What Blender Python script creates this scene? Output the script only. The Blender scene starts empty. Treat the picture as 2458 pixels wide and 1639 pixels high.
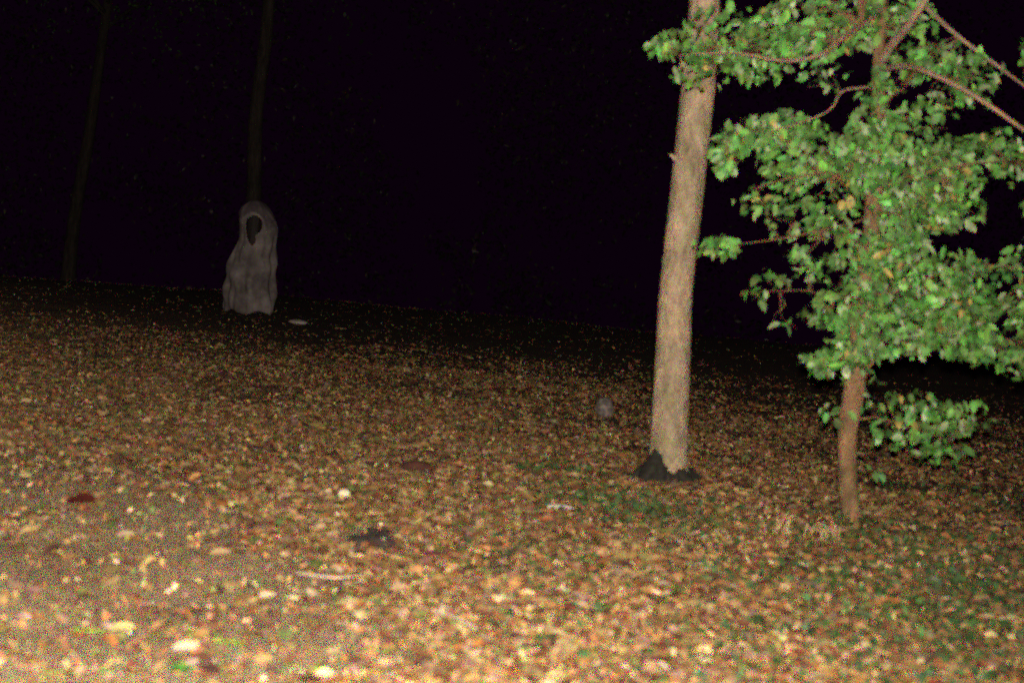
import bpy, math, random
import numpy as np
from mathutils import Vector, Matrix

R = math.radians
scene = bpy.context.scene
col = scene.collection
rng = np.random.default_rng(11)
random.seed(5)

# ------------------------------------------------------------------ camera
cam_data = bpy.data.cameras.new('camera')
cam = bpy.data.objects.new('camera', cam_data)
col.objects.link(cam)
scene.camera = cam
PITCH, ROLL = R(4.5), R(5.0)            # tilted a little down, held 5 degrees crooked
fw = Vector((0, math.cos(PITCH), -math.sin(PITCH)))
r0 = Vector((1, 0, 0)); u0 = Vector((0, math.sin(PITCH), math.cos(PITCH)))
rx = r0 * math.cos(ROLL) + u0 * math.sin(ROLL)
ux = u0 * math.cos(ROLL) - r0 * math.sin(ROLL)
m = Matrix((rx, ux, -fw)).transposed().to_4x4()
m.translation = (0, 0, 1.5)
cam.matrix_world = m
cam_data.sensor_width = 36.0
cam_data.lens = 49.46
cam_data.clip_start = 0.05
cam_data.clip_end = 600
cam_data.dof.use_dof = True              # focus missed: the lens sat far behind the trees
cam_data.dof.focus_distance = 30.0
cam_data.dof.aperture_fstop = 1.8

# ------------------------------------------------------------------ night sky
world = bpy.data.worlds.new('World')
scene.world = world
world.use_nodes = True
bg = world.node_tree.nodes['Background']
bg.inputs['Color'].default_value = (1.0, 0.10, 1.12, 1)
bg.inputs['Strength'].default_value = 0.0030

# ------------------------------------------------------------------ the camera's flash: the only light in the place
def flash(name, colour, power, off):
    d = bpy.data.lights.new(name, 'SPOT')
    d.color = colour; d.energy = power
    d.spot_size = R(92); d.spot_blend = 0.9
    d.shadow_soft_size = 0.03
    o = bpy.data.objects.new(name, d); col.objects.link(o)
    o.location = off
    aim = Vector((-1.3, 10, 0.95)) - Vector(off)
    o.rotation_euler = aim.to_track_quat('-Z', 'Y').to_euler()
    return o
# (red, green and blue at one spot, adding up to a warm white, so that the sampling grain is coloured like a sensor's)
FP = 17500
flash('camera_flash_red', (1, 0, 0), FP * 1.03 / 3, (0.0, 0.02, 1.62))
flash('camera_flash_green', (0, 1, 0), FP * 0.85 / 3, (0.0, 0.02, 1.62))
flash('camera_flash_blue', (0, 0, 1), FP * 0.69 / 3, (0.0, 0.02, 1.62))

# ------------------------------------------------------------------ exposure and sampling
vs = scene.view_settings
vs.view_transform = 'Standard'; vs.look = 'None'; vs.exposure = 0; vs.gamma = 1
vs.use_curve_mapping = False
cy = scene.cycles
cy.use_denoising = False                 # high-ISO grain stays in the picture
cy.use_adaptive_sampling = True
cy.adaptive_threshold = 0.45
cy.adaptive_min_samples = 4
cy.max_bounces = 4
cy.pixel_filter_type = 'BLACKMAN_HARRIS'
cy.filter_width = 2.0

# ------------------------------------------------------------------ helpers
def vnoise(x, y, seed=0):
    x = np.asarray(x, float); y = np.asarray(y, float)
    xi = np.floor(x).astype(np.int64); yi = np.floor(y).astype(np.int64)
    xf = x - xi; yf = y - yi
    xf = xf * xf * (3 - 2 * xf); yf = yf * yf * (3 - 2 * yf)
    def h(a, b):
        n = (a * 374761393 + b * 668265263 + seed * 1442695041) & 0x7fffffff
        n = ((n ^ (n >> 13)) * 1274126177) & 0x7fffffff
        n = n ^ (n >> 16)
        return (n & 0xffff) / 65535.0
    a = h(xi, yi); b = h(xi + 1, yi); c = h(xi, yi + 1); d = h(xi + 1, yi + 1)
    return (a * (1 - xf) + b * xf) * (1 - yf) + (c * (1 - xf) + d * xf) * yf

T1 = (1.045, 8.92); T2 = (2.06, 8.19)
def gh(x, y):
    """height of the ground"""
    x = np.asarray(x, float); y = np.asarray(y, float)
    near = np.exp(-np.maximum(y - 25, 0) / 12)
    z = 0.07 * (vnoise(x * 0.45, y * 0.45, 1) - 0.5) + 0.035 * (vnoise(x * 1.7, y * 1.7, 2) - 0.5) \
        + 0.016 * (vnoise(x * 5, y * 5, 3) - 0.5)
    z = z * near - 0.13 * np.maximum(y - 23.0 - 2.0 * (vnoise(x * 0.2, y * 0 + 3.3, 6) - .5), 0) ** 2 / (np.maximum(y - 23.0, 0) + 5.0)   # the clearing falls away behind
    for (tx, ty), a, w in ((T1, 0.05, 0.35), (T2, 0.03, 0.25)):
        z = z + a * np.exp(-((x - tx) ** 2 + (y - ty) ** 2) / (w * w))
    return z
def g1(x, y): return float(gh(x, y))

def link(o, parent=None):
    col.objects.link(o)
    if parent is not None: o.parent = parent
    return o
def tag(o, label=None, cat=None, group=None, kind=None):
    if label: o['label'] = label
    if cat: o['category'] = cat
    if group: o['group'] = group
    if kind: o['kind'] = kind
    return o
def empty(name, loc, rz=0):
    o = bpy.data.objects.new(name, None); o.location = loc; o.rotation_euler = (0, 0, rz)
    o.empty_display_size = 0.1
    return link(o)
def mesh_np(name, verts, faces_idx, loop_counts, mat, smooth=True, tint=None):
    """mesh from flat numpy arrays; tint = one RGB per vertex"""
    me = bpy.data.meshes.new(name)
    nv, nl, nf = len(verts), len(faces_idx), len(loop_counts)
    me.vertices.add(nv); me.loops.add(nl); me.polygons.add(nf)
    me.vertices.foreach_set('co', np.asarray(verts, np.float32).ravel())
    me.loops.foreach_set('vertex_index', np.asarray(faces_idx, np.int32))
    st = np.zeros(nf, np.int32); st[1:] = np.cumsum(loop_counts)[:-1]
    me.polygons.foreach_set('loop_start', st)
    me.polygons.foreach_set('loop_total', np.asarray(loop_counts, np.int32))
    if smooth: me.polygons.foreach_set('use_smooth', np.ones(nf, bool))
    if tint is not None:
        a = me.attributes.new('tint', 'FLOAT_COLOR', 'POINT')
        c4 = np.ones((nv, 4), np.float32); c4[:, :3] = tint
        a.data.foreach_set('color', c4.ravel())
    me.update(calc_edges=True)
    if mat: me.materials.append(mat)
    return me
def mesh_py(name, verts, faces, mat, smooth=True):
    me = bpy.data.meshes.new(name); me.from_pydata([tuple(v) for v in verts], [], faces)
    if smooth: me.polygons.foreach_set('use_smooth', np.ones(len(faces), bool))
    me.update()
    if mat: me.materials.append(mat)
    return me
def obj(name, me, parent=None): return link(bpy.data.objects.new(name, me), parent)

def tube(path, radii, seg=10, rough=0.0, seed=0, cap=True, lobes=0.0):
    """verts, faces of a tube along a path, with an uneven skin"""
    P = [Vector(p) for p in path]; n = len(P); V = []; Fc = []
    rr = random.Random(seed)
    ph = [rr.uniform(0, 6.28) for _ in range(6)]
    side = None
    for i in range(n):
        t = (P[min(i + 1, n - 1)] - P[max(i - 1, 0)]).normalized()
        if side is None:
            side = t.cross(Vector((0, 1, 0.1)))
            if side.length < 1e-3: side = t.cross(Vector((1, 0, 0)))
        side = (side - t * side.dot(t)).normalized()
        up = t.cross(side)
        for j in range(seg):
            a = 2 * math.pi * j / seg
            k = 1 + rough * (0.5 * math.sin(3 * a + ph[0] + i * 0.21) + 0.35 * math.sin(5 * a + ph[1] - i * 0.3) + rr.uniform(-.5, .5))
            k += lobes * max(0, 1 - i / 4) * (0.5 + 0.5 * math.sin(4 * a + ph[2]))
            V.append(P[i] + (side * math.cos(a) + up * math.sin(a)) * radii[i] * k)
    for i in range(n - 1):
        for j in range(seg):
            k = (j + 1) % seg
            Fc.append((i * seg + j, i * seg + k, (i + 1) * seg + k, (i + 1) * seg + j))
    if cap:
        Fc.append(tuple(reversed(range(seg)))); Fc.append(tuple(range((n - 1) * seg, n * seg)))
    return V, Fc
def smooth_path(pts, radii, step=0.1):
    """Catmull-Rom through the points"""
    P = [Vector(p) for p in pts]; out = []; rad = []
    for i in range(len(P) - 1):
        a = P[max(i - 1, 0)]; b = P[i]; c = P[i + 1]; d = P[min(i + 2, len(P) - 1)]
        k = max(2, int((c - b).length / step))
        for s in range(k):
            t = s / k
            out.append(0.5 * ((2 * b) + (c - a) * t + (2 * a - 5 * b + 4 * c - d) * t * t + (3 * b - a - 3 * c + d) * t ** 3))
            rad.append(radii[i] * (1 - t) + radii[i + 1] * t)
    out.append(P[-1]); rad.append(radii[-1])
    return out, rad

# ------------------------------------------------------------------ materials
def mat_new(name, rough=0.8):
    mt = bpy.data.materials.new(name); mt.use_nodes = True
    nt = mt.node_tree; b = nt.nodes['Principled BSDF']
    b.inputs['Roughness'].default_value = rough
    b.inputs['Specular IOR Level'].default_value = 0.25
    return mt, nt, b
def N(nt, typ, **kw):
    n = nt.nodes.new(typ)
    for k, v in kw.items():
        if k in n.inputs: n.inputs[k].default_value = v
        else: setattr(n, k, v)
    return n
def ramp(nt, fac, stops):
    r = nt.nodes.new('ShaderNodeValToRGB'); e = r.color_ramp.elements
    while len(e) < len(stops): e.new(0.5)
    for q, (p, c) in zip(e, stops): q.position = p; q.color = (*c, 1)
    nt.links.new(fac, r.inputs[0]); return r.outputs[0]
def bump(nt, b, height, strength, dist):
    n = N(nt, 'ShaderNodeBump', Strength=strength, Distance=dist)
    nt.links.new(height, n.inputs['Height']); nt.links.new(n.outputs[0], b.inputs['Normal'])
def mulcol(nt, a, b, fac=1.0, mode='MULTIPLY'):
    n = nt.nodes.new('ShaderNodeMix'); n.data_type = 'RGBA'; n.blend_type = mode
    n.inputs[0].default_value = fac
    nt.links.new(a, n.inputs[6]); nt.links.new(b, n.inputs[7]); return n.outputs[2]

def ground_material():
    mt, nt, b = mat_new('sandy_soil', 0.95)
    tc = N(nt, 'ShaderNodeTexCoord').outputs['Object']
    big = N(nt, 'ShaderNodeTexNoise', Scale=0.9, Detail=4.0); nt.links.new(tc, big.inputs['Vector'])
    fine = N(nt, 'ShaderNodeTexNoise', Scale=38.0, Detail=6.0, Roughness=0.7); nt.links.new(tc, fine.inputs['Vector'])
    vor = N(nt, 'ShaderNodeTexVoronoi', Scale=75.0); nt.links.new(tc, vor.inputs['Vector'])
    c1 = ramp(nt, big.outputs[0], [(0.3, (0.17, 0.135, 0.09)), (0.5, (0.24, 0.205, 0.135)), (0.7, (0.20, 0.18, 0.125))])
    c2 = ramp(nt, fine.outputs[0], [(0.25, (0.35, 0.3, 0.3)), (0.45, (0.75, 0.72, 0.7)), (0.6, (1.15, 1.1, 1.0)), (0.8, (1.7, 1.6, 1.4))])
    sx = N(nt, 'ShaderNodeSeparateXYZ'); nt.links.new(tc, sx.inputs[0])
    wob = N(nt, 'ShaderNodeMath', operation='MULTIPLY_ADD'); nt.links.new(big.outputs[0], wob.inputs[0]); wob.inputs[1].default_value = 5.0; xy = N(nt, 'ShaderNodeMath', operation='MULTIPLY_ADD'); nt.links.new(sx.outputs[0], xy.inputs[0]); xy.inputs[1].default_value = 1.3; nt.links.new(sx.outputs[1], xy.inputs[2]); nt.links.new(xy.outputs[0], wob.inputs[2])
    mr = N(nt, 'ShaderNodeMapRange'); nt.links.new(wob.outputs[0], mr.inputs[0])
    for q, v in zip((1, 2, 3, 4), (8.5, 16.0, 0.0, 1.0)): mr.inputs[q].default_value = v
    falloff = ramp(nt, mr.outputs[0], [(0.0, (1.45, 1.42, 1.36)), (0.35, (0.62, 0.52, 0.52)), (1.0, (0.16, 0.12, 0.13))])  # flash falloff painted into the soil: darker with distance and to the right
    c = mulcol(nt, mulcol(nt, c1, falloff), c2)
    hs = N(nt, 'ShaderNodeHueSaturation', Saturation=0.7, Value=1.0); nt.links.new(vor.outputs['Color'], hs.inputs['Color'])
    g = N(nt, 'ShaderNodeGamma'); nt.links.new(hs.outputs[0], g.inputs[0]); g.inputs[1].default_value = 0.6
    c = mulcol(nt, c, g.outputs[0], 0.55)
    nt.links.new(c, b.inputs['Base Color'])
    bump(nt, b, fine.outputs[0], 0.8, 0.02)
    return mt
def bark_material(name, stops, scale=1.0, zs=0.18):
    mt, nt, b = mat_new(name, 0.9)
    tc = N(nt, 'ShaderNodeTexCoord').outputs['Object']
    mp = N(nt, 'ShaderNodeMapping'); mp.inputs['Scale'].default_value = (scale, scale, scale * zs)
    nt.links.new(tc, mp.inputs[0])
    n1 = N(nt, 'ShaderNodeTexNoise', Scale=14.0, Detail=7.0, Roughness=0.68); nt.links.new(mp.outputs[0], n1.inputs['Vector'])
    n2 = N(nt, 'ShaderNodeTexNoise', Scale=5.0, Detail=3.0); nt.links.new(tc, n2.inputs['Vector'])
    n3 = N(nt, 'ShaderNodeTexNoise', Scale=70.0 * scale, Detail=4.0, Roughness=.7); nt.links.new(mp.outputs[0], n3.inputs['Vector'])
    c = ramp(nt, n1.outputs[0], stops)
    c2 = ramp(nt, n2.outputs[0], [(0.3, (0.72, 0.78, 0.62)), (0.5, (1, 1, 1)), (0.7, (1.2, 1.08, 0.98))])
    c3 = ramp(nt, n3.outputs[0], [(0.3, (0.55, 0.55, 0.55)), (0.55, (1.1, 1.1, 1.1)), (0.75, (1.5, 1.45, 1.35))])
    c = mulcol(nt, mulcol(nt, c, c2), c3, 0.8)
    nt.links.new(c, b.inputs['Base Color'])
    h = N(nt, 'ShaderNodeMath', operation='ADD'); nt.links.new(n1.outputs[0], h.inputs[0]); nt.links.new(n3.outputs[0], h.inputs[1])
    bump(nt, b, h.outputs[0], 0.9, 0.02)
    return mt
def leaf_material(name, source, trans=0.25, rough=0.55):
    """colour from the leaf's own tint attribute, or from the object's colour"""
    mt, nt, b = mat_new(name, rough)
    if source == 'attr':
        a = N(nt, 'ShaderNodeAttribute', attribute_name='tint').outputs['Color']
    else:
        a = N(nt, 'ShaderNodeObjectInfo').outputs['Color']
    tc = N(nt, 'ShaderNodeTexCoord').outputs['Object']
    n = N(nt, 'ShaderNodeTexNoise', Scale=45.0, Detail=3.0); nt.links.new(tc, n.inputs['Vector'])
    v = ramp(nt, n.outputs[0], [(0.3, (0.65, 0.6, 0.6)), (0.5, (1, 1, 1)), (0.7, (1.25, 1.25, 1.2))])
    c = mulcol(nt, a, v)
    nt.links.new(c, b.inputs['Base Color'])
    if trans:
        t = nt.nodes.new('ShaderNodeBsdfTranslucent'); nt.links.new(c, t.inputs[0])
        mx = nt.nodes.new('ShaderNodeMixShader'); mx.inputs[0].default_value = trans
        out = nt.nodes['Material Output']
        nt.links.new(b.outputs[0], mx.inputs[1]); nt.links.new(t.outputs[0], mx.inputs[2]); nt.links.new(mx.outputs[0], out.inputs[0])
    return mt
def plain_material(name, stops, scale=30, rough=0.85, bmp=0.4):
    mt, nt, b = mat_new(name, rough)
    tc = N(nt, 'ShaderNodeTexCoord').outputs['Object']
    n = N(nt, 'ShaderNodeTexNoise', Scale=float(scale), Detail=5.0, Roughness=.65); nt.links.new(tc, n.inputs['Vector'])
    nt.links.new(ramp(nt, n.outputs[0], stops), b.inputs['Base Color'])
    bump(nt, b, n.outputs[0], bmp, 0.02)
    return mt
M = dict(
    soil=ground_material(),
    bark1=bark_material('pale_bark', [(0.28, (0.10, 0.085, 0.055)), (0.45, (0.22, 0.18, 0.125)), (0.58, (0.30, 0.245, 0.175)), (0.75, (0.35, 0.285, 0.22))], 1.0, 0.42),
    bark2=bark_material('orange_bark', [(0.28, (0.07, 0.045, 0.028)), (0.5, (0.17, 0.11, 0.06)), (0.72, (0.30, 0.19, 0.11))], 1.2, 0.5),
    tanbark=bark_material('tan_branch_bark', [(0.28, (0.17, 0.12, 0.085)), (0.5, (0.31, 0.23, 0.165)), (0.72, (0.42, 0.33, 0.25))], 1.6, 0.6),
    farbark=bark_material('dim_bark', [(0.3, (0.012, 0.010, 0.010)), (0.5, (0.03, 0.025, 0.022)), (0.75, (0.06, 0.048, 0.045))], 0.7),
    root=plain_material('black_mossy_bark', [(0.3, (0.006, 0.006, 0.006)), (0.6, (0.016, 0.016, 0.013)), (0.8, (0.045, 0.04, 0.03))]),
    green=leaf_material('green_leaf', 'attr', 0.2, 0.42),
    green_o=leaf_material('green_leaf_single', 'object', 0.2, 0.42),
    dry=leaf_material('dry_leaf', 'attr', 0.08, 0.7),
    dry_o=leaf_material('dry_leaf_single', 'object', 0.08, 0.7),
    darksoil=plain_material('damp_dark_soil', [(0.3, (0.03, 0.025, 0.025)), (0.55, (0.075, 0.06, 0.06)), (0.8, (0.14, 0.11, 0.09))], 40),
    stone=plain_material('pale_stone', [(0.3, (0.42, 0.38, 0.28)), (0.6, (0.55, 0.5, 0.37)), (0.8, (0.62, 0.57, 0.45))], 25, 0.8),
    grey=plain_material('grey_stone', [(0.3, (0.22, 0.20, 0.19)), (0.6, (0.34, 0.32, 0.30)), (0.8, (0.42, 0.40, 0.37))], 18),
    dimstone=plain_material('weathered_stone', [(0.35, (0.03, 0.026, 0.026)), (0.5, (0.09, 0.08, 0.075)), (0.68, (0.20, 0.175, 0.16))], 22),
    twig=plain_material('bleached_wood', [(0.3, (0.2, 0.16, 0.12)), (0.6, (0.38, 0.31, 0.25)), (0.8, (0.46, 0.4, 0.33))], 40),
    darkbark=plain_material('dark_red_bark', [(0.3, (0.02, 0.010, 0.008)), (0.6, (0.06, 0.02, 0.014)), (0.8, (0.12, 0.04, 0.025))], 40),
    straw=plain_material('dry_straw', [(0.3, (0.30, 0.23, 0.13)), (0.7, (0.44, 0.36, 0.22))], 30),
    cloth=plain_material('dirty_pale_cloth', [(0.30, (0.035, 0.028, 0.032)), (0.5, (0.11, 0.10, 0.10)), (0.7, (0.20, 0.185, 0.185))], 3.5, 0.95),
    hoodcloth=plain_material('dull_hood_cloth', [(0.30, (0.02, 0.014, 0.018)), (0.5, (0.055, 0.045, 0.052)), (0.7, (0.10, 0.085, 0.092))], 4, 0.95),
    shade_hair=plain_material('hood_shade_black', [(0.3, (0.006, 0.005, 0.005)), (0.7, (0.016, 0.012, 0.012))], 60, 0.7),
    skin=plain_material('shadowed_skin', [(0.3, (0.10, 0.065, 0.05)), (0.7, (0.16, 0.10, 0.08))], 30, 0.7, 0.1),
    shoe=plain_material('dark_shoe', [(0.3, (0.012, 0.011, 0.01)), (0.7, (0.03, 0.027, 0.025))], 30, 0.7),
)

# ------------------------------------------------------------------ ground: one sheet, fine near the camera, out to the horizon
def axis(a, b, fine, far, growth=1.35):
    mid = list(np.arange(a, b, fine)); lo = []; hi = []
    s = fine; v = a
    while v > -far: s *= growth; v -= s; lo.append(v)
    s = fine; v = mid[-1]
    while v < far: s *= growth; v += s; hi.append(v)
    return np.array(lo[::-1] + mid + hi)
gx = axis(-9, 9, 0.07, 250); gy = axis(2.0, 22, 0.07, 250)
X, Y = np.meshgrid(gx, gy); nx, ny = len(gx), len(gy)
gv = np.stack([X, Y, gh(X, Y)], -1).reshape(-1, 3)
ii = (np.arange(ny - 1)[:, None] * nx + np.arange(nx - 1)[None]).ravel()
gf = np.stack([ii, ii + 1, ii + 1 + nx, ii + nx], 1)
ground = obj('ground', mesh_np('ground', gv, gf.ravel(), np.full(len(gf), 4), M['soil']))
tag(ground, 'sandy soil of the woodland clearing strewn with dead leaves', kind='structure')

# ------------------------------------------------------------------ leaf shapes
def leaf_template(width=0.30, curl=0.15, fold=0.12, twist=0.0, lobed=False):
    ts = [0.0, 0.2, 0.5, 0.8, 1.0]; hw = [0, 0.8, 1.0, 0.6, 0]
    if lobed: hw = [0, 0.55, 1.15, 0.75, 0]
    V = []
    for t in ts: V.append((t, 0, curl * math.sin(math.pi * t) + twist * t * t))
    for s in (1, -1):
        for i in (1, 2, 3):
            t = ts[i]
            V.append((t + (0.06 if lobed else 0), s * hw[i] * width, V[i][2] + fold * hw[i] + twist * s * 0.2 * t))
    Fc = [(0, 1, 5), (1, 2, 6, 5), (2, 3, 7, 6), (3, 4, 7), (0, 8, 1), (1, 8, 9, 2), (2, 9, 10, 3), (3, 10, 4)]
    return np.array(V) - np.array((0.5, 0, 0)), Fc
DRY = [leaf_template(0.30, 0.06, 0.05), leaf_template(0.34, -0.07, 0.03, 0.06, True), leaf_template(0.24, 0.12, 0.10, -0.06),
       leaf_template(0.38, 0.03, -0.04, 0.05, True), leaf_template(0.16, -0.06, 0.10, 0.08)]
GRN = [leaf_template(0.26, 0.06, 0.06), leaf_template(0.30, 0.10, 0.02, -0.12), leaf_template(0.24, -0.05, 0.10, 0.08)]
def rots(az, pit, rol):
    """rotation matrices: roll about the leaf, then pitch, then heading"""
    ca, sa, cp, sp, cr, sr = np.cos(az), np.sin(az), np.cos(pit), np.sin(pit), np.cos(rol), np.sin(rol)
    z = np.zeros_like(ca); o = np.ones_like(ca)
    def mk(rows): return np.stack([np.stack(r, -1) for r in rows], -2)
    Rz = mk([[ca, -sa, z], [sa, ca, z], [z, z, o]]); Ry = mk([[cp, z, sp], [z, o, z], [-sp, z, cp]]); Rx = mk([[o, z, z], [z, cr, -sr], [z, sr, cr]])
    return Rz @ Ry @ Rx
def scatter(name, templates, pos, rot, size, tint, mat, which):
    VV = []; FF = []; LC = []; TT = []; base = 0
    for k, (tv, tf) in enumerate(templates):
        idx = np.where(which == k)[0]
        if len(idx) == 0: continue
        v = np.einsum('nij,vj->nvi', rot[idx], tv) * size[idx][:, None, None] + pos[idx][:, None, :]
        nv = len(tv); flat = np.concatenate([np.array(f) for f in tf]); lc = np.array([len(f) for f in tf])
        off = base + np.arange(len(idx)) * nv
        VV.append(v.reshape(-1, 3)); FF.append((off[:, None] + flat[None]).ravel()); LC.append(np.tile(lc, len(idx)))
        TT.append(np.repeat(tint[idx], nv, 0)); base += nv * len(idx)
    return mesh_np(name, np.concatenate(VV), np.concatenate(FF), np.concatenate(LC), mat, True, np.concatenate(TT))

DRYCOL = np.array([(0.40, 0.28, 0.15), (0.33, 0.19, 0.085), (0.22, 0.12, 0.06), (0.50, 0.39, 0.25), (0.13, 0.055, 0.035), (0.30, 0.13, 0.05),
                   (0.20, 0.19, 0.07), (0.62, 0.52, 0.36), (0.17, 0.11, 0.09), (0.10, 0.15, 0.05), (0.06, 0.03, 0.025), (0.34, 0.24, 0.20)])
DRYP = np.array([0.17, 0.15, 0.14, 0.08, 0.10, 0.08, 0.08, 0.02, 0.09, 0.04, 0.045, 0.06])
def dry_tints(n):
    c = DRYCOL[rng.choice(len(DRYCOL), n, p=DRYP / DRYP.sum())]
    return np.clip(c * rng.uniform(0.72, 1.2, (n, 1)) * np.array([(1.02, 1.03, 0.92)]) * rng.uniform(0.88, 1.12, (n, 3)), 0, 0.8)
def bare(x, y):
    """1 on the sandy bare strip at the lower left, 0 where litter lies thick"""
    edge = -0.28 - 0.25 * (y - 4.4) - 0.16 * np.maximum(y - 6.3, 0) ** 1.5 + 0.7 * (vnoise(x * 1.4, y * 1.4, 9) - 0.5)
    k = np.clip((edge - x) / 0.35, 0, 1)
    return k * np.clip((9.5 - y) / 2.5, 0, 1)
def litter_points(n):
    y = 3.4 + (rng.random(n * 4) ** 1.4) * 26
    half = 0.43 * y + 2.0
    x = rng.uniform(-1, 1, n * 4) * half
    w = np.clip((18.0 - y) / 8.5, 0.05, 1) ** 1.2
    w = w * (1 - 0.9 * bare(x, y)) * (0.35 + 0.65 * np.clip((vnoise(x * 2.1, y * 2.1, 4) - 0.15) * 1.8, 0, 1))
    w = w * np.clip(1.25 - 0.30 * np.maximum(x - 0.6, 0), 0.4, 1)
    dd = (x + 0.57) ** 2 / 0.16 ** 2 + (y - 6.62) ** 2 / 0.28 ** 2
    w = np.where(dd < 1, w * 0.15, w)
    for tx, ty, r in ((T1[0], T1[1], 0.15), (T2[0], T2[1], 0.10)):
        w = np.where((x - tx) ** 2 + (y - ty) ** 2 < r * r, 0, w)
    keep = rng.random(n * 4) < w
    return x[keep][:n], y[keep][:n]
# whole leaves
lx, ly = litter_points(92000); n = len(lx)
sz = 0.028 + 0.062 * rng.random(n) ** 1.7
rot = rots(rng.uniform(0, 6.283, n), rng.normal(0, 0.15, n), rng.normal(0, 0.18, n))
pos = np.stack([lx, ly, gh(lx, ly) + 0.006 + rng.random(n) * 0.028], 1)
tint = dry_tints(n); which = rng.integers(0, len(DRY), n)
# the 300 leaves that show largest lie as single parts of the ground
order = np.argsort(-(sz / ly) + 1e3 * (np.abs(lx) > 0.36 * ly - 0.1) + 1e3 * (ly < 4.35))
single = order[:290]; rest = np.setdiff1d(np.arange(n), single)
litter = obj('leaf_litter', scatter('leaf_litter', DRY, pos[rest], rot[rest], sz[rest], tint[rest], M['dry'], which[rest]), ground)
tag(litter, kind='stuff')
leaf_me = [mesh_py('fallen_leaf', tv, tf, M['dry_o']) for tv, tf in DRY]
def fallen(me, p, Rm, s, c):
    o = bpy.data.objects.new('fallen_leaf', me)
    mm = Matrix([[float(v) for v in r] for r in Rm]).to_4x4() @ Matrix.Scale(s, 4)
    mm.translation = [float(v) for v in p]
    o.matrix_world = mm; o.color = (*[float(v) for v in c], 1)
    link(o, ground); return o
for i in single: fallen(leaf_me[which[i]], pos[i], rot[i], float(sz[i]), tint[i])
# a few leaves one can pick out by eye
for x, y, s, az, c in [(-1.54, 7.89, 0.07, 0.4, (0.62, 0.55, 0.4)), (-1.98, 6.62, 0.22, -0.35, (0.09, 0.015, 0.012)), (-1.62, 6.1, 0.11, 0.2, (0.5, 0.4, 0.28)),
                       (-1.16, 5.9, 0.13, 0.1, (0.5, 0.36, 0.2)), (-0.52, 5.25, 0.12, 0.5, (0.45, 0.3, 0.14)), (1.62, 4.95, 0.11, 0.2, (0.22, 0.04, 0.02)),
                       (0.62, 4.9, 0.12, -0.2, (0.60, 0.5, 0.36)), (-0.86, 5.35, 0.09, 0.3, (0.62, 0.54, 0.4)), (-1.25, 4.75, 0.12, 0.1, (0.6, 0.5, 0.22)), (-1.0, 4.6, 0.12, 0.0, (0.64, 0.58, 0.42))]:
    Rm = rots(np.array(az), np.array(-0.12), np.array(0.3))
    fallen(leaf_me[0], (x, y, g1(x, y) + 0.02), Rm, s * 0.8, [q * 0.8 for q in c])
# crumbled fragments
FRAG = [(np.array([(-.5, -.3, 0), (.5, -.22, .12), (.42, .3, 0), (-.45, .28, .1)]), [(0, 1, 2, 3)]),
        (np.array([(-.6, -.1, 0), (.6, -.12, .1), (.6, .1, 0.02), (-.6, .12, .08)]), [(0, 1, 2, 3)])]
fx, fy = litter_points(190000); n = len(fx)
more = 4000                                                # the bare strip has crumbs too
fx = np.concatenate([fx, rng.uniform(-3.2, -0.4, more)]); fy = np.concatenate([fy, rng.uniform(3.6, 9, more)]); n = len(fx)
frag = obj('leaf_crumbs', scatter('leaf_crumbs', FRAG, np.stack([fx, fy, gh(fx, fy) + 0.004 + rng.random(n) * 0.02], 1),
           rots(rng.uniform(0, 6.283, n), rng.normal(0, 0.5, n), rng.normal(0, 0.5, n)), rng.uniform(0.012, 0.035, n), dry_tints(n), M['dry'], rng.integers(0, 2, n)), ground)
tag(frag, kind='stuff')

# damp dark patch of soil in the litter
def mound(name, cx, cy, ax, ay, h, mat, parent, seed=0, rings=7, seg=28):
    V = [(cx, cy, g1(cx, cy) + h)]; Fc = []
    for i in range(1, rings + 1):
        t = i / rings
        for j in range(seg):
            a = 2 * math.pi * j / seg
            k = t * (1 + 0.25 * math.sin(3 * a + seed) + 0.12 * math.sin(7 * a + 2 * seed))
            x = cx + ax * k * math.cos(a); y = cy + ay * k * math.sin(a)
            z = g1(x, y) + h * (1 - t ** 2) * (0.7 + 0.6 * float(vnoise(x * 25, y * 25, seed))) - (0.015 if i == rings else 0)
            V.append((x, y, z))
    for j in range(seg): Fc.append((0, 1 + j, 1 + (j + 1) % seg))
    for i in range(rings - 1):
        for j in range(seg):
            a = 1 + i * seg + j; b = 1 + i * seg + (j + 1) % seg
            Fc.append((a, a + seg, b + seg, b))
    return obj(name, mesh_py(name, V, Fc, mat), parent)
tag(mound('soil_patch', -0.57, 6.62, 0.14, 0.26, 0.025, M['darksoil'], ground, 3), 'dark damp soil showing through the leaves')
tag(mound('soil_patch', -0.52, 8.62, 0.10, 0.10, 0.02, M['darksoil'], ground, 5), 'narrow dark gap in the leaves')

# low green ground cover, thin and patchy
cx_, cy_ = [], []
for px, py, ax, ay, k in ((0.72, 7.96, 0.45, 0.5, 420), (1.1, 7.6, 0.5, 0.5, 200), (1.95, 6.0, 0.5, 0.8, 420), (2.2, 6.6, 0.4, 0.6, 220), (1.1, 5.2, 0.9, 0.8, 320), (0.4, 6.6, 1.0, 1.0, 220), (2.2, 7.6, 0.5, 0.5, 260), (1.9, 5.4, 0.6, 0.6, 380), (2.6, 7.0, 0.6, 0.9, 420), (3.2, 8.6, 0.7, 0.8, 300), (1.5, 6.5, 0.5, 0.7, 260), (0.4, 9.0, 0.3, 0.3, 90)):
    cx_.append(rng.normal(px, ax * 0.6, k)); cy_.append(rng.normal(py, ay * 0.6, k))
cx_ = np.concatenate(cx_); cy_ = np.concatenate(cy_); n = len(cx_)
gc = np.array([(0.05, 0.10, 0.04)]) * rng.uniform(0.6, 1.5, (n, 1)) * rng.uniform(0.8, 1.2, (n, 3))
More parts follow.
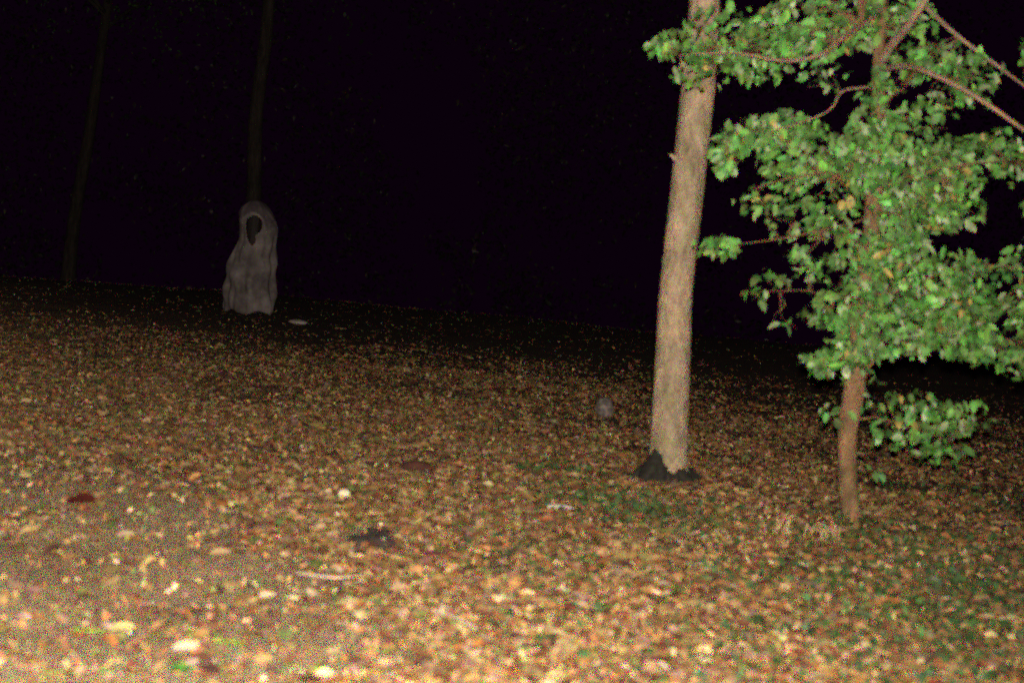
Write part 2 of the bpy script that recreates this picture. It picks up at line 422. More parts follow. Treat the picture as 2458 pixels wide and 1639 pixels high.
cover = obj('ground_cover', scatter('ground_cover', GRN, np.stack([cx_, cy_, gh(cx_, cy_) + 0.02 + rng.random(n) * 0.03], 1),
            rots(rng.uniform(0, 6.283, n), rng.normal(-0.2, 0.4, n), rng.normal(0, 0.4, n)), rng.uniform(0.025, 0.06, n), gc, M['green'], rng.integers(0, 3, n)))
tag(cover, 'thin low green weeds growing through the dead leaves', 'weeds', kind='stuff')

# ------------------------------------------------------------------ pale-barked tree (its crown is above the picture)
def crown_leaves(centres, per, spread, size, base, rnd):
    P = []; 
    for c in centres: P.append(np.array(c) + rnd.normal(0, 1, (per, 3)) * np.array(spread))
    P = np.concatenate(P); n = len(P)
    t = np.array([base]) * rnd.uniform(0.6, 1.4, (n, 1)) * rnd.uniform(0.85, 1.15, (n, 3))
    return P, rots(rnd.uniform(0, 6.283, n), rnd.normal(0.5, 0.5, n), rnd.normal(0, 0.6, n)), rnd.uniform(*size, n), t, rnd.integers(0, 3, n)
def limb(parent, name, pts, radii, mat, seg=8, rough=0.06, seed=0, step=0.12):
    p, r = smooth_path(pts, radii, step)
    return obj(name, mesh_py(name, *tube(p, r, seg, rough, seed), mat), parent)

zb = g1(*T1)
tree1 = empty('bare_trunk_tree', (T1[0], T1[1], 0))
tag(tree1, 'tall tree with straight bare pale grey-tan trunk and blackened base', 'tree')
p, r = smooth_path([(0.02, 0, -0.12), (0.02, 0, 0.10), (0.0, 0, 0.4), (-0.02, 0, 0.8), (-0.035, 0, 1.2), (-0.03, 0, 1.75), (-0.022, 0, 2.5), (-0.03, 0, 3.05), (-0.05, 0, 4.2), (0, 0, 5.4), (0.05, 0, 6.6)],
                   [0.155, 0.126, 0.119, 0.112, 0.106, 0.106, 0.106, 0.096, 0.088, 0.07, 0.04], 0.05)
obj('trunk', mesh_py('trunk', *tube(p, r, 30, 0.035, 3, True, 0.12), M['bark1']), tree1)
# broken stub of a small branch on the left of the trunk
limb(tree1, 'branch_stub', [(-0.10, -0.02, 2.03), (-0.135, -0.03, 2.04), (-0.165, -0.035, 2.06)], [0.022, 0.017, 0.007], M['bark1'], 8, 0.1, 2, 0.02)
# black mossy root lobes at the base
for ang, ln, rad, hh in ((-2.25, 0.13, 0.075, 0.12), (-2.75, 0.14, 0.05, 0.07), (-0.75, 0.13, 0.05, 0.07), (-1.45, 0.06, 0.05, 0.06), (-1.1, 0.07, 0.045, 0.05), (-1.85, 0.09, 0.055, 0.08), (0.1, 0.14, 0.05, 0.06), (1.6, 0.15, 0.06, 0.07)):
    a = (math.cos(ang), math.sin(ang))
    limb(tree1, 'root', [(a[0] * .07, a[1] * .07, hh + 0.05), (a[0] * (.08 + ln * .5), a[1] * (.08 + ln * .5), hh * 0.6), (a[0] * (.08 + ln), a[1] * (.08 + ln), 0.0), (a[0] * (.12 + ln), a[1] * (.12 + ln), -0.06)], [rad * .6, rad, rad * .7, rad * .3], M['root'], 20, 0.22, int(ang * 10), 0.018)
for k, (az, z0, ln) in enumerate(((0.5, 4.1, 1.8), (2.4, 4.5, 1.9), (3.9, 4.9, 1.7), (5.4, 5.3, 1.5), (1.4, 5.7, 1.2))):
    d = (math.cos(az), math.sin(az))
    limb(tree1, 'branch', [(0, 0, z0), (d[0] * ln * .4, d[1] * ln * .4, z0 + ln * .35), (d[0] * ln, d[1] * ln, z0 + ln * .6)], [0.04, 0.028, 0.008], M['bark1'], 7, 0.06, k)
rc = np.random.default_rng(3)
cs = [(math.cos(a) * q, math.sin(a) * q, z) for a, q, z in zip(rc.uniform(0, 6.28, 46), rc.uniform(0.3, 2.0, 46), rc.uniform(4.9, 7.4, 46))]
crown1 = obj('crown', scatter('crown', GRN, *[crown_leaves(cs, 24, (0.25, 0.25, 0.16), (0.06, 0.1), (0.06, 0.13, 0.04), rc)[i] for i in (0, 1, 2, 3)], M['green'], rc.integers(0, 3, 46 * 24)), tree1)
tag(crown1, kind='stuff')

# ------------------------------------------------------------------ leafy young tree in front on the right
TY = T2[1]
tree2 = empty('leafy_young_tree', (T2[0], TY, 0))
tag(tree2, 'slender young tree with orange-brown trunk covered in green leaves', 'tree')
def L(x, z, dy=0.0):                                     # x and height as they read at the trunk's depth, then the depth offset
    k = (TY + dy) / TY
    return (x * k - T2[0], dy, 1.5 + (z - 1.5) * k)
tp = [L(2.083, -0.1), L(2.075, 0.05), L(2.04, 0.2), L(2.005, 0.51), L(2.013, 0.71), L(2.016, 0.98), L(2.018, 1.385), L(2.028, 1.575), L(2.006, 1.95), L(1.991, 2.27), L(1.955, 2.69), L(1.95, 2.95), L(1.93, 3.4), L(1.98, 4.0)]
tr = [0.07, 0.06, 0.056, 0.057, 0.062, 0.063, 0.06, 0.056, 0.05, 0.044, 0.034, 0.024, 0.016, 0.008]
p, r = smooth_path(tp, tr, 0.04)
obj('trunk', mesh_py('trunk', *tube(p, r, 18, 0.09, 8, True, 0.15), M['bark2']), tree2)
BR = [  # larger boughs seen in the picture
    ([L(1.965, 2.62), L(2.02, 2.74, -0.1), L(2.105, 2.86, -0.3), L(2.21, 3.06, -0.4), L(2.4, 3.4, -0.1)], [0.03, 0.028, 0.024, 0.02, 0.01]),
    ([L(1.95, 2.96), L(1.87, 2.87, -0.28), L(1.74, 2.76, -0.55), L(1.61, 2.65, -0.72), L(1.41, 2.60, -0.6), L(1.12, 2.62, -0.5), L(0.82, 2.58, -0.42)], [0.018, 0.017, 0.016, 0.013, 0.009, 0.006, 0.003]),
    ([L(1.95, 2.58), L(2.09, 2.63, -0.35), L(2.27, 2.60, -0.6), L(2.56, 2.48, -0.78), L(2.83, 2.33, -0.85), L(3.05, 2.22, -0.85)], [0.02, 0.018, 0.016, 0.013, 0.011, 0.005]),
    ([L(2.18, 2.98, -0.06), L(2.40, 2.82, -0.1), L(2.65, 2.67, -0.15), L(2.9, 2.52, -0.2)], [0.014, 0.013, 0.011, 0.006]),
    ([L(1.97, 2.50), L(1.77, 2.46, -0.1), L(1.70, 2.34, -0.2), L(1.45, 2.22, -0.3), L(1.2, 2.15, -0.36)], [0.016, 0.014, 0.012, 0.008, 0.004]),
    ([L(2.0, 2.08), L(1.8, 2.0, -0.25), L(1.55, 1.95, -0.4), L(1.3, 1.85, -0.45)], [0.018, 0.014, 0.009, 0.004]),
    ([L(2.02, 1.75), L(1.8, 1.68, -0.2), L(1.55, 1.6, -0.3), L(1.2, 1.52, -0.3)], [0.014, 0.011, 0.008, 0.003]),
    ([L(2.01, 1.95), L(2.25, 2.02, -0.2), L(2.5, 2.1, -0.35), L(2.8, 2.15, -0.4)], [0.016, 0.013, 0.009, 0.004]),
    ([L(2.02, 1.30), L(2.25, 1.36, -0.2), L(2.5, 1.50, -0.3), L(2.8, 1.54, -0.3), L(3.1, 1.5, -0.3)], [0.016, 0.014, 0.011, 0.008, 0.004]),
    ([L(2.015, 0.78), L(2.12, 0.93, -0.1), L(2.3, 1.04, -0.2), L(2.6, 1.12, -0.3), L(2.95, 1.12, -0.35)], [0.017, 0.014, 0.011, 0.008, 0.004]),
    ([L(2.01, 1.30), L(1.85, 1.28, -0.1), L(1.65, 1.30, -0.2), L(1.42, 1.27, -0.25)], [0.012, 0.009, 0.006, 0.003]),
    ([L(2.01, 0.95), L(1.9, 0.92, -0.1), L(1.78, 0.88, -0.15)], [0.01, 0.007, 0.003]),
    ([L(2.0, 0.55), L(2.15, 0.60, -0.08), L(2.35, 0.56, -0.15), L(2.6, 0.5, -0.2)], [0.011, 0.009, 0.006, 0.003]),
    ([L(2.0, 2.2), L(2.2, 2.28, 0.25), L(2.4, 2.3, 0.5)], [0.014, 0.01, 0.004]),
    ([L(2.02, 1.5), L(1.9, 1.6, 0.25), L(1.75, 1.65, 0.5)], [0.014, 0.01, 0.004]),
]
bough_pts = []
for k, (pts, rad) in enumerate(BR):
    limb(tree2, 'branch', pts, [q * (1 if k < 4 else 0.62) for q in rad], M['tanbark'] if k < 5 else M['bark2'], 8, 0.08, 40 + k, 0.06)
    q, _ = smooth_path(pts, rad, 0.05); bough_pts += q
bough = np.array([tuple(v) for v in bough_pts] + [tuple(Vector(v)) for v in smooth_path(tp, tr, 0.05)[0]])
# clusters of leaves: (x, height, half width, half height, share)
CL = [(0.73, 2.62, 0.11, 0.09), (0.83, 2.43, 0.1, 0.05), (1.01, 2.64, 0.2, 0.22), (1.26, 2.66, 0.23, 0.2), (1.52, 2.78, 0.28, 0.19), (1.77, 2.83, 0.23, 0.16), (2.04, 2.85, 0.23, 0.18), (1.67, 2.54, 0.15, 0.09), (1.26, 2.16, 0.2, 0.11), (1.45, 2.21, 0.23, 0.11), (1.14, 2.05, 0.1, 0.14), (1.59, 2.07, 0.28, 0.18), (1.74, 1.91, 0.3, 0.2), (1.36, 1.78, 0.15, 0.11), (1.51, 1.7, 0.15, 0.13), (1.72, 1.58, 0.19, 0.18), (1.14, 1.51, 0.13, 0.07), (2.24, 2.65, 0.25, 0.15), (2.45, 2.57, 0.18, 0.18), (2.32, 2.38, 0.16, 0.14), (2.06, 2.43, 0.18, 0.2), (1.97, 2.13, 0.2, 0.23), (2.23, 2.02, 0.3, 0.25), (2.48, 2.07, 0.18, 0.18), (2.67, 2.21, 0.15, 0.11), (2.8, 2.12, 0.1, 0.11), (2.45, 1.84, 0.18, 0.13), (2.26, 1.77, 0.2, 0.15), (2.01, 1.53, 0.2, 0.16), (2.23, 1.55, 0.15, 0.13), (1.49, 1.35, 0.14, 0.06), (1.4, 1.22, 0.1, 0.05), (1.72, 1.37, 0.11, 0.05), (1.81, 1.18, 0.14, 0.11), (1.96, 1.24, 0.19, 0.15), (2.19, 1.26, 0.24, 0.19), (2.44, 1.31, 0.22, 0.16), (2.57, 1.5, 0.16, 0.11), (2.77, 1.52, 0.15, 0.09), (2.82, 1.32, 0.15, 0.15), (2.95, 1.1, 0.08, 0.19), (2.59, 1.09, 0.25, 0.13), (2.29, 1.04, 0.23, 0.11), (1.83, 0.89, 0.14, 0.1), (1.99, 0.99, 0.15, 0.13), (1.59, 1.08, 0.09, 0.04), (1.91, 0.6, 0.09, 0.06), (2.28, 0.64, 0.11, 0.1), (2.44, 0.62, 0.14, 0.11), (2.53, 0.48, 0.22, 0.14), (2.71, 0.67, 0.11, 0.09), (2.16, 0.66, 0.08, 0.09), (2.2, 0.5, 0.09, 0.07), (2.42, 0.72, 0.14, 0.07), (2.6, 0.62, 0.13, 0.1), (2.18, 0.36, 0.07, 0.05), (2.36, 0.47, 0.13, 0.09), (2.24, 0.27, 0.09, 0.04), (2.61, 0.41, 0.15, 0.06), (2.95, 2.78, 0.18, 0.13), (3.08, 1.85, 0.18, 0.15), (3.16, 1.45, 0.2, 0.23), (3.0, 1.55, 0.2, 0.14), (3.05, 1.3, 0.2, 0.16), (2.85, 1.0, 0.16, 0.12), (3.12, 0.98, 0.14, 0.16), (2.98, 2.12, 0.15, 0.1), (3.1, 1.75, 0.15, 0.08), (2.62, 1.3, 0.2, 0.14), (3.25, 2.1, 0.2, 0.2), (3.3, 1.2, 0.2, 0.25), (2.0, 2.38, 0.1, 0.08), (2.03, 1.8, 0.12, 0.1), (1.99, 1.12, 0.13, 0.1), (2.06, 0.82, 0.1, 0.08),
      (1.3, 3.1, 0.3, 0.15), (1.8, 3.2, 0.3, 0.2), (2.3, 3.3, 0.3, 0.2), (2.0, 3.6, 0.4, 0.25), (3.2, 2.4, 0.25, 0.2)]
rc = np.random.default_rng(21)
LP, LA, TW = [], [], []
SPARSE = {(2.0, 2.38), (2.03, 1.8), (2.06, 0.82), (2.16, 0.66), (2.2, 0.5), (2.42, 0.72), (2.18, 0.36), (2.53, 0.48), (2.28, 0.64), (2.36, 0.47), (2.61, 0.41), (2.82, 1.32), (2.77, 1.52), (1.36, 1.78), (1.51, 1.7), (2.32, 2.38), (0.83, 2.43), (1.49, 1.35), (1.4, 1.22), (1.72, 1.37), (1.59, 1.08), (2.24, 0.27), (1.91, 0.6), (1.67, 2.54), (2.71, 0.67), (2.44, 0.62)}
for (x, z, a, b) in CL:
    dy = rc.uniform(-0.55, 0.15)
    c = np.array(L(x, z, dy))
    near = bough[np.argmin(((bough - c) ** 2 * np.array([1, .6, 1])).sum(1))]
    area = math.pi * a * b
    cnt = max(5, int(area * (700 if (x, z) in SPARSE else 2100)))
    nt_ = max(2, int(cnt / 24))
    for t in range(nt_):                                   # twigs of the cluster, leaves along each
        u = rc.normal(0, 0.5, 3); u /= max(1, np.linalg.norm(u))
        tip = c + u * np.array([a, 0.22, b]) * 1.0
        mid = (near * 0.5 + c * 0.5) + rc.normal(0, 0.02, 3)
        TW.append([near, mid, (mid + tip) / 2 + rc.normal(0, 0.02, 3) + np.array([0, 0, 0.015]), tip])
        k = cnt // nt_
        for s in range(k):
            v = rc.normal(0, 1, 3); v *= rc.random() ** 0.4 / np.linalg.norm(v)
            q = c + v * np.array([a * 1.18, 0.30, b * 1.18])
            q = q * 0.88 + tip * 0.12
            LP.append(q); LA.append(math.atan2(q[1] - near[1], q[0] - near[0]) + rc.normal(0, 0.8))
LP = np.array(LP); LA = np.array(LA)
hole = vnoise(LP[:, 0] * 7 + LP[:, 1] * 2, LP[:, 2] * 9, 17) * 0.65 + vnoise(LP[:, 0] * 15, LP[:, 2] * 17 + LP[:, 1] * 4, 18) * 0.35
keep = (hole > 0.40) | (rc.random(len(LP)) < 0.10)         # gaps in the crown
LP = LP[keep]; LA = LA[keep]; n = len(LP)
ls = rc.uniform(0.045, 0.088, n)
lt = np.array([(0.095, 0.225, 0.06)]) * rc.uniform(0.5, 1.7, (n, 1)) * rc.uniform(0.75, 1.25, (n, 3))
glint = rc.random(n) < 0.14; lt[glint] = np.array((0.24, 0.34, 0.19)) * rc.uniform(0.8, 1.25, (glint.sum(), 1))  # pale tint on scattered leaves paints in flash highlights
yel = rc.random(n) < 0.022; lt[yel] = np.array((0.30, 0.26, 0.08)) * rc.uniform(0.7, 1.2, (yel.sum(), 1))
lr = rots(np.array(LA), rc.normal(0.55, 0.5, n), rc.normal(0, 0.75, n))
lw = rc.integers(0, 3, n)
# the 300 leaves nearest the camera are single parts of the tree
vis = np.argsort(LP[:, 1] * 1.0 - ls * 4 + 50 * (LP[:, 2] > 3.0) + 50 * (LP[:, 0] > 1.0))
one = vis[:300]; oth = np.setdiff1d(np.arange(n), one)
fol = obj('foliage', scatter('foliage', GRN, LP[oth], lr[oth], ls[oth], lt[oth], M['green'], lw[oth]), tree2)
tag(fol, kind='stuff')
gme = [mesh_py('leaf', tv, tf, M['green_o']) for tv, tf in GRN]
for i in one:
    o = bpy.data.objects.new('leaf', gme[lw[i]])
    mm = Matrix([[float(v) for v in q] for q in lr[i]]).to_4x4() @ Matrix.Scale(float(ls[i]), 4)
    mm.translation = [float(v) for v in LP[i]]
    o.matrix_local = mm; o.color = (*[float(v) for v in lt[i]], 1)
    link(o, tree2)
tv_, tf_ = [], []
for k, t in enumerate(TW):
    q, rr = smooth_path([tuple(v) for v in t], [0.0045, 0.0035, 0.0028, 0.0016], 0.07)
    v, f = tube(q, rr, 4, 0, k, False); o = len(tv_); tv_ += v; tf_ += [tuple(i + o for i in ff) for ff in f]
tag(obj('twigs', mesh_py('twigs', tv_, tf_, M['bark2']), tree2), kind='stuff')

# ------------------------------------------------------------------ trees far back in the dark
def far_tree(name, x, y, lean, rad, h, label, seed):
    t = empty(name, (x, y, g1(x, y))); tag(t, label, 'tree', 'trees far back in the dark')
    rr = random.Random(seed)
    pts = [(lean * z * h + rr.uniform(-.05, .05), rr.uniform(-.05, .05), z * h - 0.1) for z in (0, .08, .2, .35, .5, .65, .8, 1)]
    rad_ = [rad * q for q in (1.35, 1.05, .95, .88, .8, .65, .45, .15)]
    p, r = smooth_path(pts, rad_, 0.3)
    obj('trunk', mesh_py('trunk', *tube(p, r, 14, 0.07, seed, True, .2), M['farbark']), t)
    rn = np.random.default_rng(seed); cs = []
    for k in range(7):
        z = h * rr.uniform(.55, .9); az = rr.uniform(0, 6.28); ln = rr.uniform(1.2, 2.4)
        e = (lean * z + math.cos(az) * ln, math.sin(az) * ln, z + ln * .5)
        limb(t, 'branch', [(lean * z, 0, z), (lean * z + math.cos(az) * ln * .5, math.sin(az) * ln * .5, z + ln * .35), e], [rad * .35, rad * .22, .02], M['farbark'], 6, .05, k, 0.4)
        for _ in range(6): cs.append(tuple(np.array(e) + rn.normal(0, .6, 3)))
    P = crown_leaves(cs, 26, (.4, .4, .28), (.08, .13), (.045, .09, .03), rn)
    tag(obj('crown', scatter('crown', GRN, P[0], P[1], P[2], P[3], M['green'], P[4]), t), kind='stuff')
far_tree('distant_tree', -6.05, 31.5, 0.0, 0.18, 12, 'barely visible thin tree trunk in the dark right behind the pale figure', 5)
far_tree('distant_tree', -10.9, 34.0, 0.085, 0.16, 11, 'barely visible leaning tree trunk in the dark at far left', 6)

# the wood beyond, one dark mass
rw = np.random.default_rng(77); n = 60000
wx = rw.uniform(-26, 24, n); wy = rw.uniform(37, 50, n); wz = -1.5 + 12 * rw.random(n) ** 1.1
ok = vnoise(wx * 0.35, wz * 0.45 + wy * .1, 31) * .6 + vnoise(wx * 1.1, wz * 1.3, 32) * .4 > 0.42
wx, wy, wz = wx[ok], wy[ok], wz[ok]; n = len(wx)
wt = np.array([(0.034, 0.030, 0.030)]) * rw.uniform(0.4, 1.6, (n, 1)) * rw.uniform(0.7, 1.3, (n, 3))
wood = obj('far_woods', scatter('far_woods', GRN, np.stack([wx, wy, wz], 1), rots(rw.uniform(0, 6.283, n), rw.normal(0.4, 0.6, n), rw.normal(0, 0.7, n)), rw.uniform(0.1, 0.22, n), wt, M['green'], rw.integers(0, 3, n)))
tag(wood, 'almost black leafy wood closing off the clearing behind', 'woods', kind='stuff')

# ------------------------------------------------------------------ the pale shrouded figure at the edge of the dark
FX, FYY = -3.73, 19.8
fig = empty('person', (FX, FYY, g1(FX, FYY)))
tag(fig, 'dim pale hunched figure in a long hooded shroud standing at the edge of the dark', 'person')
def skin_body():
    J = [((0, 0.02, .80), .13), ((0, 0.03, .98), .12), ((0, 0.0, 1.12), .13), ((0, -0.05, 1.20), .055), ((0, -0.09, 1.25), .062), ((0, -0.11, 1.32), .078), ((0, -0.10, 1.39), .07),
         ((0, -0.185, 1.30), .014),
         ((.09, 0.02, .76), .085), ((.10, -0.02, .42), .055), ((.10, 0.01, .09), .038), ((.10, -0.11, .035), .035),
         ((-.09, 0.02, .76), .085), ((-.10, -0.02, .42), .055), ((-.10, 0.01, .09), .038), ((-.10, -0.11, .035), .035),
         ((.16, 0.0, 1.10), .055), ((.20, 0.0, .86), .042), ((.07, -0.12, .86), .03), ((.0, -0.14, .87), .028),
         ((-.16, 0.0, 1.10), .055), ((-.20, 0.0, .86), .042), ((-.07, -0.13, .83), .03), ((.0, -0.15, .82), .028)]
    E_ = [(0, 1), (1, 2), (2, 3), (3, 4), (4, 5), (5, 6), (5, 7), (0, 8), (8, 9), (9, 10), (10, 11), (0, 12), (12, 13), (13, 14), (14, 15), (2, 16), (16, 17), (17, 18), (18, 19), (2, 20), (20, 21), (21, 22), (22, 23)]
    me = bpy.data.meshes.new('body'); me.from_pydata([j[0] for j in J], E_, []); me.update()
    o = bpy.data.objects.new('body', me); col.objects.link(o)
    sk = o.modifiers.new('skin', 'SKIN')
    for v, j in zip(me.skin_vertices[0].data, J): v.radius = (j[1], j[1])
    me.skin_vertices[0].data[0].use_root = True
    o.modifiers.new('sub', 'SUBSURF').levels = 2
    dg = bpy.context.evaluated_depsgraph_get()
    m2 = bpy.data.meshes.new_from_object(o.evaluated_get(dg)); m2.name = 'body'
    o.modifiers.clear(); o.data = m2; m2.materials.clear(); m2.materials.append(M['skin'])
    m2.polygons.foreach_set('use_smooth', np.ones(len(m2.polygons), bool))
    o.parent = fig
    return o
body = skin_body()
# added dark strands round the bowed head, filling the hood with painted shade
def shade_hair():
    V, Fc = [], []; rows, seg = 12, 28
    for i in range(rows + 1):
        t = i / rows
        for j in range(seg):
            a = 2 * math.pi * j / seg
            if t < .5:
                ph = t * 2 * math.pi / 2; rr_ = math.sin(ph); z = 1.345 + .115 * math.cos(ph)
            else:
                rr_ = 1 - .15 * (t - .5); z = 1.345 - (t - .5) * 2 * .40
            k = 1 + .07 * math.sin(9 * a + 2 * i * .2) + .04 * math.sin(17 * a)
            V.append((.105 * rr_ * k * math.cos(a), -.105 + .115 * rr_ * k * math.sin(a) * (1 if t < .5 else .95), z))
    for i in range(rows):
        for j in range(seg):
            k = (j + 1) % seg; Fc.append((i * seg + j, i * seg + k, (i + 1) * seg + k, (i + 1) * seg + j))
    return obj('shade_hair', mesh_py('shade_hair', V, Fc, M['shade_hair']), fig)
shade_hair()
for s in (1, -1):
    V, Fc = tube([(s * .10, 0.06, .035), (s * .10, 0.0, .05), (s * .10, -.10, .04), (s * .10, -.17, .03)], [.035, .048, .046, .02], 12)
    obj('shoe', mesh_py('shoe', V, Fc, M['shoe']), fig)
# the shroud: one draped surface with a hood and an opening in front of the face
def shroud():
    prof = [(.02, .335, .30, -.01), (.12, .345, .30, -.02), (.35, .345, .29, -.03), (.55, .33, .27, -.02), (.7, .32, .26, -.01), (.85, .295, .245, 0), (1.0, .27, .225, .03), (1.1, .262, .215, .04), (1.2, .26, .22, .04),
            (1.3, .25, .225, .02), (1.40, .225, .205, 0), (1.48, .18, .17, -.01), (1.54, .12, .115, -.01), (1.575, .05, .05, -.01)]
    zs = np.array([q[0] for q in prof]); rows, seg = 60, 120
    V, Fc, Hd = [], [], []
    for i in range(rows + 1):
        z = .02 + (1.575 - .02) * i / rows
        a_ = np.interp(z, zs, [q[1] for q in prof]); b_ = np.interp(z, zs, [q[2] for q in prof]); cx = np.interp(z, zs, [q[3] for q in prof])
        amp = .085 * max(0, 1 - z / 1.15) + .03
        for j in range(seg):
            t = 2 * math.pi * j / seg
            k = 1 + amp * (math.sin(9 * t + 1.2 * math.sin(z * 3)) * .6 + math.sin(14 * t + 2 + z * 1.3) * .4) + .02 * math.sin(3 * t + z * 7)
            zz = z + (.03 * math.sin(5 * t) if i == 0 else 0)
            k *= 1 + .22 * (float(vnoise(4 + 1.3 * math.cos(t) + z * 2.2, 9 + 1.3 * math.sin(t) - z * 3.1, 4)) - .5) + .10 * (float(vnoise(14 + 4 * math.cos(t) + z * 6, 4 * math.sin(t) + z * 5, 7)) - .5)
            V.append((cx + a_ * k * math.cos(t), -.02 + b_ * k * math.sin(t), zz))
    for i in range(rows):
        for j in range(seg):
            k = (j + 1) % seg
            q = [i * seg + j, i * seg + k, (i + 1) * seg + k, (i + 1) * seg + j]
            mx = sum(V[u][0] for u in q) / 4; my = sum(V[u][1] for u in q) / 4; mz = sum(V[u][2] for u in q) / 4
            wob = .45 * (float(vnoise(mx * 16 + 5, mz * 14, 12)) - .5)
            if my < -.05 and (((mx - .03) / .12) ** 2 + ((mz - 1.235) / .13) ** 2 < 1 + wob or ((mx + .01 + .25 * (mz - 1.08)) / .06) ** 2 + ((mz - 1.09) / .13) ** 2 < 1 + wob): continue
            (Hd if mz > 1.36 + .06 * math.sin(3 * math.atan2(my, mx)) else Fc).append(tuple(q))
    Hd.append(tuple(range(rows * seg, rows * seg + seg)))
    for nm, ff, mt in (('shroud', Fc, M['cloth']), ('hood', Hd, M['hoodcloth'])):
        used = sorted({u for q in ff for u in q}); ix = {u: k for k, u in enumerate(used)}
        o = obj(nm, mesh_py(nm, [V[u] for u in used], [tuple(ix[u] for u in q) for q in ff], mt), fig)
        s = o.modifiers.new('thickness', 'SOLIDIFY'); s.thickness = 0.008; s.offset = 0
shroud()

# ------------------------------------------------------------------ small things lying about
def stone(name, x, y, sx, sy, sz_, mat, label, cat, seed):
    V, Fc = [], []; rows, seg = 8, 14; rr = random.Random(seed); ph = [rr.uniform(0, 6) for _ in range(4)]
    for i in range(rows + 1):
        f = math.pi * i / rows
        for j in range(seg):
            t = 2 * math.pi * j / seg
            k = 1 + .08 * math.sin(2 * t + ph[0] + f) + .06 * math.sin(3 * f + ph[1]) + .05 * math.sin(4 * t + ph[2])
            V.append((sx * k * math.sin(f) * math.cos(t), sy * k * math.sin(f) * math.sin(t), sz_ * (k * math.cos(f) + .75)))
    for i in range(rows):
        for j in range(seg):
            k = (j + 1) % seg; Fc.append((i * seg + j, (i + 1) * seg + j, (i + 1) * seg + k, i * seg + k))
    o = obj(name, mesh_py(name, V, Fc, mat)); o.location = (x, y, g1(x, y) + .008)
    return tag(o, label, cat)
stone('pebble', -0.83, 7.49, .034, .034, .032, M['stone'], 'round cream pebble, the brightest spot on the leaf-strewn ground', 'stone', 1)
stone('pebble', -0.60, 6.24, .017, .017, .014, M['stone'], 'tiny round pale pebble beside the dark damp soil patch', 'stone', 2)
stone('flat_stone', -2.86, 18.67, .12, .10, .035, M['grey'], 'dim flat grey stone on dark ground right of the pale figure', 'stone', 3)
stone('upright_stone', 0.83, 11.84, .08, .07, .085, M['dimstone'], 'dim upright stone on the ground left of the bare trunk', 'stone', 4)
def stick(name, pts, radii, mat, label, cat, seed=0, seg=8):
    P = [(x - pts[0][0], y - pts[0][1], z) for x, y, z in pts]
    o = empty(name, (pts[0][0], pts[0][1], g1(pts[0][0], pts[0][1]))) if False else None
    p, r = smooth_path(P, radii, 0.02)
    o = obj(name, mesh_py(name, *tube(p, r, seg, 0.15, seed), mat)); o.location = (pts[0][0], pts[0][1], g1(pts[0][0], pts[0][1]))
    return tag(o, label, cat)
stick('fallen_twig', [(-.81, 5.70, .03), (-.72, 5.64, .04), (-.62, 5.64, .04), (-.52, 5.74, .035)], [.005, .006, .006, .003], M['twig'], 'thin curved pale twig lying on leaves below the dark soil patch', 'twig', 1)
stick('fallen_twig', [(-.22, 5.28, .035), (-.12, 5.18, .045), (-.04, 5.06, .04)], [.006, .007, .004], M['twig'], 'short straight pale twig on leaves in the middle foreground', 'twig', 2)
stick('bark_strip', [(.27, 7.66, .03), (.35, 7.67, .035), (.43, 7.66, .03)], [.010, .014, .007], M['grey'], 'pale grey strip of bark left of the bare trunk base', 'bark', 3)
stick('bark_strip', [(-.60, 8.60, .03), (-.52, 8.58, .04), (-.43, 8.60, .03)], [.02, .038, .016], M['darkbark'], 'blackish strip of bark lying in a gap in the leaves', 'bark', 4)
stick('bark_strip', [(-.33, 6.36, .03), (-.25, 6.34, .035), (-.17, 6.32, .03)], [.007, .013, .006], M['darkbark'], 'small dark red strip of bark right of the damp soil patch', 'bark', 5)
stick('fallen_twig', [(.58, 5.55, .03), (.66, 5.7, .05), (.70, 5.82, .04)], [.004, .005, .003], M['twig'], 'short greyish twig poking up among leaves at centre right', 'twig', 6)

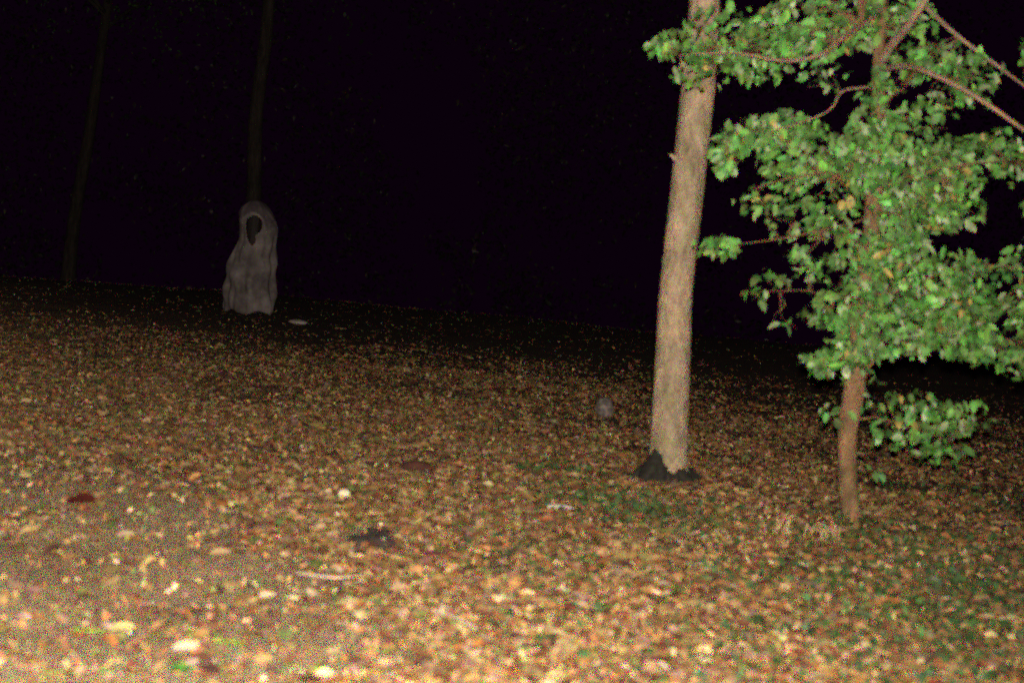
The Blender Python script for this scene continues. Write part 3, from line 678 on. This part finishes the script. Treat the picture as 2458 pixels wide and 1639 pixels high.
def tuft(name, x, y, stems, label, cat, mat_kind):
    t = empty(name, (x, y, g1(x, y))); tag(t, label, cat)
    rr = random.Random(int(x * 100))
    for (dx, dy, h, ln) in stems:
        if mat_kind == 'straw':
            p, r = smooth_path([(dx, dy, -.01), (dx + ln * .3, dy, h * .6), (dx + ln, dy + rr.uniform(-.02, .02), h * 1.25)], [.0035, .003, .0015], .03)
            obj('stem', mesh_py('stem', *tube(p, r, 6, .1, 1), M['straw']), t)
    return t
tuft('dry_grass_tuft', 1.65, 7.45, [(random.uniform(-.2, .2), random.uniform(-.12, .12), random.uniform(.04, .12), random.uniform(-.05, .05)) for _ in range(26)] + [(-.14, 0, .13, -.02), (-.09, .02, .10, .01)],
     'small tuft of pale dry grass stems between the two trees', 'grass', 'straw')
# green grass blade and little weed at the bottom left
def blade(x, y, ln, az, w, h, label):
    V, Fc = [], []
    for i in range(7):
        t = i / 6; z = .012 + h * math.sin(math.pi * t)
        for s in (-1, 1): V.append((ln * (t - .5), s * w * (1 - abs(2 * t - 1) ** 2) * .5 + .0006 * s, z + abs(s) * .004))
        if i: k = 2 * i; Fc.append((k - 2, k, k + 1, k - 1))
    me = mesh_py('grass_blade', V, Fc, M['green_o']); o = obj('grass_blade', me)
    o.location = (x, y, g1(x, y) + .02); o.rotation_euler = (.5, 0, az); o.color = (.20, .30, .04, 1)
    return tag(o, label, 'grass')
blade(-.86, 4.62, .13, .05, .012, .015, 'bright yellow-green grass blade lying flat at the bottom left')
blade(-1.33, 4.62, .12, -.05, .010, .012, 'yellowish grass blade lying near the bottom left corner')
w = empty('weed', (-.95, 4.36, g1(-.95, 4.36))); tag(w, 'small bright green weed at the bottom edge left of centre', 'weed')
for k in range(7):
    o = bpy.data.objects.new('leaf', gme[k % 3]); a = k * .9
    mm = Matrix.Rotation(a, 4, 'Z') @ Matrix.Rotation(-.35, 4, 'Y') @ Matrix.Translation((.03, 0, .02)) @ Matrix.Scale(.055, 4)
    o.matrix_local = mm; o.color = (.07, .19, .035, 1); link(o, w)
